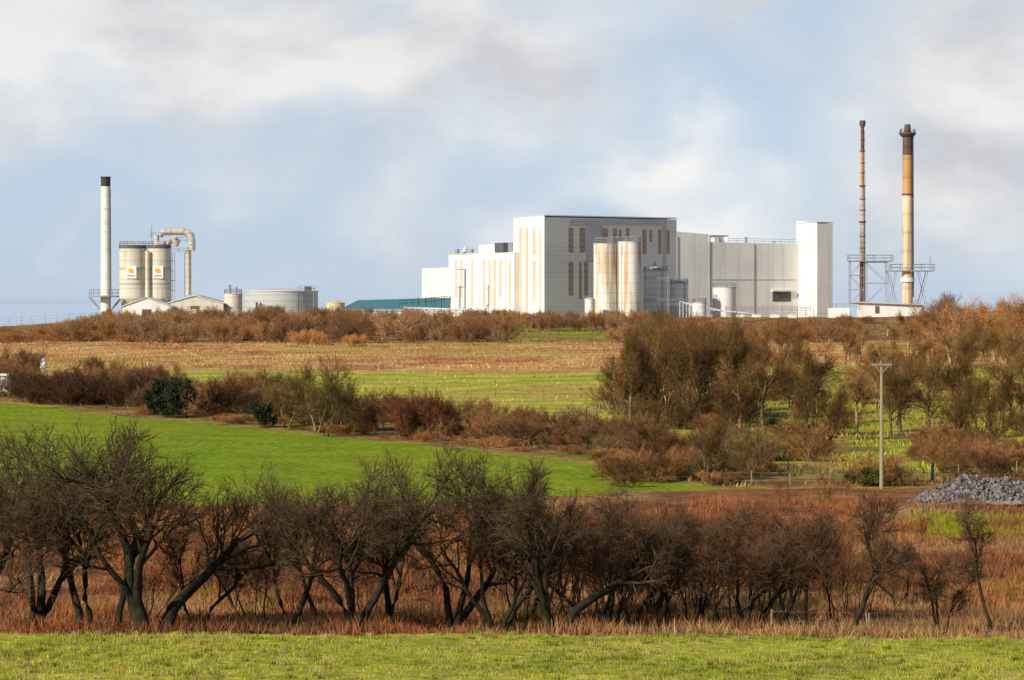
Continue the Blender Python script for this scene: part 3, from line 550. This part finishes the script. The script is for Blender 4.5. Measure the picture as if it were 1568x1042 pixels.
def shed(name,u0,u1,v_e,v_r,y,dep,wall,roof):
    m=MB(name); x0,x1=X(u0,y),X(u1,y); xm=(x0+x1)/2; ze,zr,zb=Z(v_e,y),Z(v_r,y),10
    V=[(x0,y,zb),(x1,y,zb),(x1,y,ze),(xm,y,zr),(x0,y,ze)]; V+=[(a,b_+dep,c) for a,b_,c in V]
    m._add('walls',wall,V,[(0,1,2,3,4),(9,8,7,6,5),(0,5,6,1),(1,6,7,2),(4,9,5,0)])
    for a,b_ in (((x0-.4,ze-.15),(xm,zr+.12)),((xm,zr+.12),(x1+.4,ze-.15))):
        m.prism('roof',roof,[(a[0],y-.4),(b_[0],y-.4),(b_[0],y+dep),(a[0],y+dep)],[a[1],b_[1],b_[1],a[1]],[a[1]+.3,b_[1]+.3,b_[1]+.3,a[1]+.3])
    m.box('door','darkst',xm-1.5,xm+1.5,y-.06,y-.01,zb,ze-.8)
    m.build()
shed('white_barn',187,262,470,457,975,20,'white2','barnroof'); shed('white_barn',255,342,465,454,985,26,'beige','barnroof'); shed('low_barn',268,325,482,476,960,12,'white','signw')
silo('round_storage_tank',372,487,446,488,1010,'gtank',rail=False,cone=.9,lid='tank'); silo('process_tank',343,371,450,488,990,'beige',rail=True,ladder=False); silo('yellow_tank',500,528,464,486,980,'yellow',rail=False,ladder=False,cone=.8,lid='yellow')
m=MB('tank_stair'); y=1000
m.box('head','darkst',X(470,y),X(480,y),y-12,y-9,Z(446,y),Z(440,y)); m.rail('rail','steel',[(X(462,y),y-11,Z(446,y)),(X(486,y),y-11,Z(446,y))],1.5,.08)
m.path('stair','steel',[(X(484,y),y-12,Z(442,y)),(X(484,y),y-12,Z(478,y))],.15,4); m.tube('vent','steel',(X(355,y),y-8,Z(450,y)),(X(355,y),y-8,Z(437,y)),.5,.5,6); m.tube('vent','steel',(X(365,y),y-8,Z(450,y)),(X(365,y),y-8,Z(440,y)),.4,.4,6); m.build()
m=MB('teal_roof_warehouse'); y0,y1=1010,1035
m.prism('roof','teal',[(X(522,y0),y0),(X(690,y0),y0),(X(690,y1),y1),(X(548,y1),y1)],[Z(474,y0),Z(474,y0),Z(457,y1),Z(461,y1)],[Z(473,y0),Z(473,y0),Z(456,y1),Z(460,y1)])
m.box('walls','white2',X(526,y0+1),X(688,y0+1),y0+1,y1-1,10,Z(476,y0)); m.rail('pipe_rack','green',[(X(612,1000),1000,Z(470,1000)),(X(690,1000),1000,Z(463,1000))],2,.1)
for u0 in (640,652,665,676): m.tube('rack_posts','green',(X(u0,1000),1000,Z(480,1000)),(X(u0,1000),1000,Z(456,1000)),.14,.14,4)
m.build()
def fence(name,pts,h,gap,r=.05,mat='wood',wires=3,wr=.006):
    m=MB(name)
    for (xa,ya),(xb,yb) in zip(pts,pts[1:]):
        n=max(1,int(math.hypot(xb-xa,yb-ya)/gap)); prev=None
        for i in range(n+1):
            t=i/n; x_=xa+(xb-xa)*t; y_=ya+(yb-ya)*t; z=float(ground(x_,y_)); hh=h*random.uniform(.8,1.1); ln=random.uniform(-.12,.12)
            m.tube('posts',mat,(x_,y_,z-.2),(x_+ln*h,y_,z+hh),r,r,5)
            if prev:
                for k in range(wires): f_=(k+1)/(wires+.3); m.tube('wires','steel',(prev[0],prev[1],prev[2]+h*f_),(x_,y_,z+h*f_),wr,wr,3)
            prev=(x_,y_,z)
    m.build()
fence('chainlink_fence',[(X(-60,940),940),(X(160,940),940)],3.0,3.5,.07,'steel',3,.03)
fence('post_and_wire_fence',[(X(1090,yv(742)),yv(742)),(X(1330,yv(742)),yv(742)),(X(1600,yv(725)),yv(725))],1.1,3,.045)
fence('post_and_wire_fence',[(X(885,yv(650)),yv(650)),(X(935,yv(628)),yv(628)),(X(1180,yv(640)),yv(640))],1.3,2.5,.07)
fence('post_and_wire_fence',[(X(1180,122),122),(X(1330,118),118),(X(1600,116),116)],.9,3.6,.035,'wood',2,.003)
y=yv(748); m=MB('utility_pole'); x=X(1350,y); z=float(ground(x,y)); zt=Z(553,y)
m.tube('pole','wood',(x,y,z-.3),(x,y,zt),.17,.12,10); m.box('crossarm','wood',x-.8,x+.8,y-.22,y-.13,Z(560,y),Z(557,y))
for dx in (-.72,0,.72): m.tube('insulators','darkst',(x+dx,y-.17,Z(557,y)),(x+dx,y-.17,Z(551,y)),.07,.05,6)
m.tube('brace','steel',(x-.6,y-.2,Z(559,y)),(x,y-.2,Z(572,y)),.03,.03,4); m.tube('brace','steel',(x+.6,y-.2,Z(559,y)),(x,y-.2,Z(572,y)),.03,.03,4)
m.build()
m=MB('overhead_power_line')
for k,(va,vb) in enumerate(((452,461),(457,464))):
    pts=[(X(-400+(560)*t,1000),1000,Z(va+(vb-va)*t+4*math.sin(math.pi*t),1000)) for t in np.linspace(0,1,9)]; m.path('wires','steel',pts,.04,3)
m.build()
y=yv(716); m=MB('yellow_feed_bin'); x=X(1041,y); z=float(ground(x,y)); s=y/F
m.prism('bin','ygold',[(x-6*s,y-.35),(x+6*s,y-.35),(x+6*s,y+.35),(x-6*s,y+.35)],z+.35,z+.95); m.prism('lid','ygold',[(x-7*s,y-.42),(x+4*s,y-.42),(x+4*s,y+.42),(x-7*s,y+.42)],z+.955,z+1.08)
for dx in (-5,5): m.tube('legs','darkst',(x+dx*s,y,z),(x+dx*s,y,z+.36),.05,.05,5)
m.build()
def marker(name,u,v,top,mat,r):
    y=yv(v); m=MB(name); x=X(u,y); z=float(ground(x,y)); vb=VH+(CZ-z)*F/y; h=(vb-top)*y/F
    m.tube('body',mat,(x,y,z-.1),(x,y,z+h*.8),r,r,10); m.tube('top',mat,(x,y,z+h*.8),(x,y,z+h),r*1.15,r*.5,10); m.build(smooth=('body',))
marker('green_marker_post',1428,742,708,'green',.12); marker('white_bale_bag',34,570,548,'signw',.55); marker('white_bale_bag',66,570,548,'signw',.5)
y=yv(600); m=MB('water_trough_shed'); m.box('body','white2',X(-30,y),X(12,y),y,y+4,float(ground(X(0,y),y))-.2,Z(576,y)); m.box('roof','signw',X(-32,y),X(14,y),y-.3,y+4.3,Z(576,y)+.01,Z(573,y)); m.build()
rg=np.random.default_rng(5); n=4200
bm=bmesh.new(); bmesh.ops.create_icosphere(bm,subdivisions=1,radius=1); iv=np.array([v.co[:] for v in bm.verts]); fi=np.array([[v.index for v in f_.verts] for f_ in bm.faces]); bm.free()
yc=yv(772); xc=X(1515,yc)
def heap(ax,ay): return 1.7*np.clip(1-(ay/3.2)**2,0,1)*np.clip((ax+5.6)/3.5,0,1)**.8*(.5+.9*fbm(ax+50,ay+50,1.8))
tx=rg.uniform(-5.6,8,n); tyy=rg.uniform(-2.6,3.2,n); hh=heap(tx,tyy)
px_=xc+tx; py_=yc+tyy; pz_=ground(px_,py_)+hh-.05; s=rg.uniform(.03,.10,n)+(rg.random(n)<.12)*rg.uniform(.05,.16,n)
VV=(iv[None]*rg.uniform(.55,1.3,(n,len(iv),1)))*s[:,None,None]*rg.uniform(.6,1.5,(n,1,3))+np.stack([px_,py_,pz_],-1)[:,None]
FF=(fi[None]+(np.arange(n)*len(iv))[:,None,None]).reshape(-1,3)
gx,gy=np.meshgrid(np.linspace(-5.8,8.2,60),np.linspace(-2.9,3.3,28)); gh=heap(gx,gy)
gV=np.stack([xc+gx,yc+gy,ground(xc+gx,yc+gy)+gh-.12],-1).reshape(-1,3); gi=np.arange(gx.size).reshape(gx.shape)+len(VV.reshape(-1,3))
gF=np.concatenate([np.stack([gi[:-1,:-1],gi[:-1,1:],gi[1:,1:]],-1).reshape(-1,3),np.stack([gi[:-1,:-1],gi[1:,1:],gi[1:,:-1]],-1).reshape(-1,3)])
me=mk_mesh('stone_rubble_heap',np.concatenate([VV.reshape(-1,3),gV]),np.concatenate([FF,gF])); me.materials.append(M['stone']); link('stone_rubble_heap',me)
# ------------------------------------------------------------ world
w=bpy.data.worlds.new('World'); sc.world=w; w.use_nodes=True; nt=w.node_tree; nt.nodes.clear()
out=N(nt,'ShaderNodeOutputWorld'); bg=N(nt,'ShaderNodeBackground'); bg.inputs['Strength'].default_value=.1; nt.links.new(bg.outputs[0],out.inputs[0])
sv=Vector((-.72,-.69,0)).normalized(); el=math.radians(27)
sky=N(nt,'ShaderNodeTexSky',sky_type='NISHITA'); sky.sun_disc=False; sky.sun_elevation=el; sky.sun_rotation=math.atan2(sv.x,sv.y); sky.dust_density=.6; sky.ozone_density=2.0
tc=N(nt,'ShaderNodeTexCoord'); sp=N(nt,'ShaderNodeSeparateXYZ'); nt.links.new(tc.outputs['Generated'],sp.inputs[0])
def MA(op,a,b_=None,c_=None,clamp=False):
    n=N(nt,'ShaderNodeMath',operation=op); n.use_clamp=clamp
    for i,v_ in enumerate((a,b_,c_)):
        if v_ is None: continue
        if hasattr(v_,'links'): nt.links.new(v_,n.inputs[i])
        else: n.inputs[i].default_value=v_
    return n.outputs[0]
yy=MA('MAXIMUM',sp.outputs[1],.05)
nz=noise(nt,11,vec=tc.outputs['Generated'],detail=6,sc3=(1,1,1.8)); nz2=noise(nt,22,vec=tc.outputs['Generated'],detail=6,sc3=(1,1,1.9)); nzb=noise(nt,14,vec=tc.outputs['Generated'],detail=5,sc3=(1.3,.7,2.2))
d1=MA('MULTIPLY',MA('SUBTRACT',nz,.5),.12); d2=MA('MULTIPLY',MA('SUBTRACT',nzb,.5),.09)
a_=MA('ADD',MA('DIVIDE',sp.outputs[0],yy),d1); e_=MA('ADD',MA('DIVIDE',sp.outputs[2],yy),d2)
def blob(u,v,wu,wv,amp):
    ca,ce,wa,we=(u-UC)/F,(VH-v)/F,wu/F,wv/F
    p=MA('POWER',MA('ABSOLUTE',MA('DIVIDE',MA('SUBTRACT',a_,ca),wa)),2.); q=MA('POWER',MA('ABSOLUTE',MA('DIVIDE',MA('SUBTRACT',e_,ce),we)),2.)
    return MA('MULTIPLY',MA('EXPONENT',MA('MULTIPLY',MA('ADD',p,q),-1)),amp)
def summ(l):
    s=l[0]
    for k in l[1:]: s=MA('ADD',s,k)
    return s
cl=summ([blob(250,70,580,140,1.2),blob(720,100,190,80,.6),blob(1530,130,190,220,1.1),blob(1180,-10,150,40,.6),blob(60,370,90,50,.4),blob(620,310,70,90,.35),blob(400,290,130,40,.25),blob(1440,330,90,50,.35)])
cl=MA('ADD',cl,MA('MULTIPLY',MA('SUBTRACT',nz,.45),1.3))
st=summ([blob(990,235,100,50,.95),blob(930,290,80,40,.6),blob(1130,300,110,50,.45),blob(1050,345,200,40,.75)])
st=MA('MULTIPLY',st,MA('ADD',.5,nz2),clamp=True)
clf=ramp(nt,cl,.05,1.0)
base=mixc(nt,sky.outputs[0],(5.2,6.5,8.4),.8)
c1=mixc(nt,base,mixc(nt,(6.2,6.25,6.7),(8.6,8.5,8.4),ramp(nt,nz2,.34,.62)),clf)
c2=mixc(nt,c1,(9.2,9.15,9.1),st)
top=MA('MULTIPLY',ramp(nt,e_,.078,.115),.25)
c2=mixc(nt,c2,(6.2,6.2,6.5),top)
up=ramp(nt,sp.outputs[2],.15,.5); c3=mixc(nt,c2,sky.outputs[0],up)
nt.links.new(c3,bg.inputs['Color'])
sd=bpy.data.lights.new('sun','SUN'); sd.energy=5.0; sd.angle=math.radians(.5); sd.color=(1,.92,.79); so=link('sun',sd)
dirv=-(sv*math.cos(el)+Vector((0,0,math.sin(el)))); so.rotation_euler=dirv.to_track_quat('-Z','Y').to_euler()
cd=bpy.data.cameras.new('camera'); cd.sensor_width=36; cd.lens=36*F/1568; cd.clip_start=.5; cd.clip_end=60000
co=link('camera',cd,loc=(0,0,CZ)); co.rotation_euler=(math.radians(90)-math.atan((521-VH)/F),0,0); sc.camera=co
sc.view_settings.view_transform='Standard'; sc.view_settings.look='None'; sc.view_settings.exposure=0
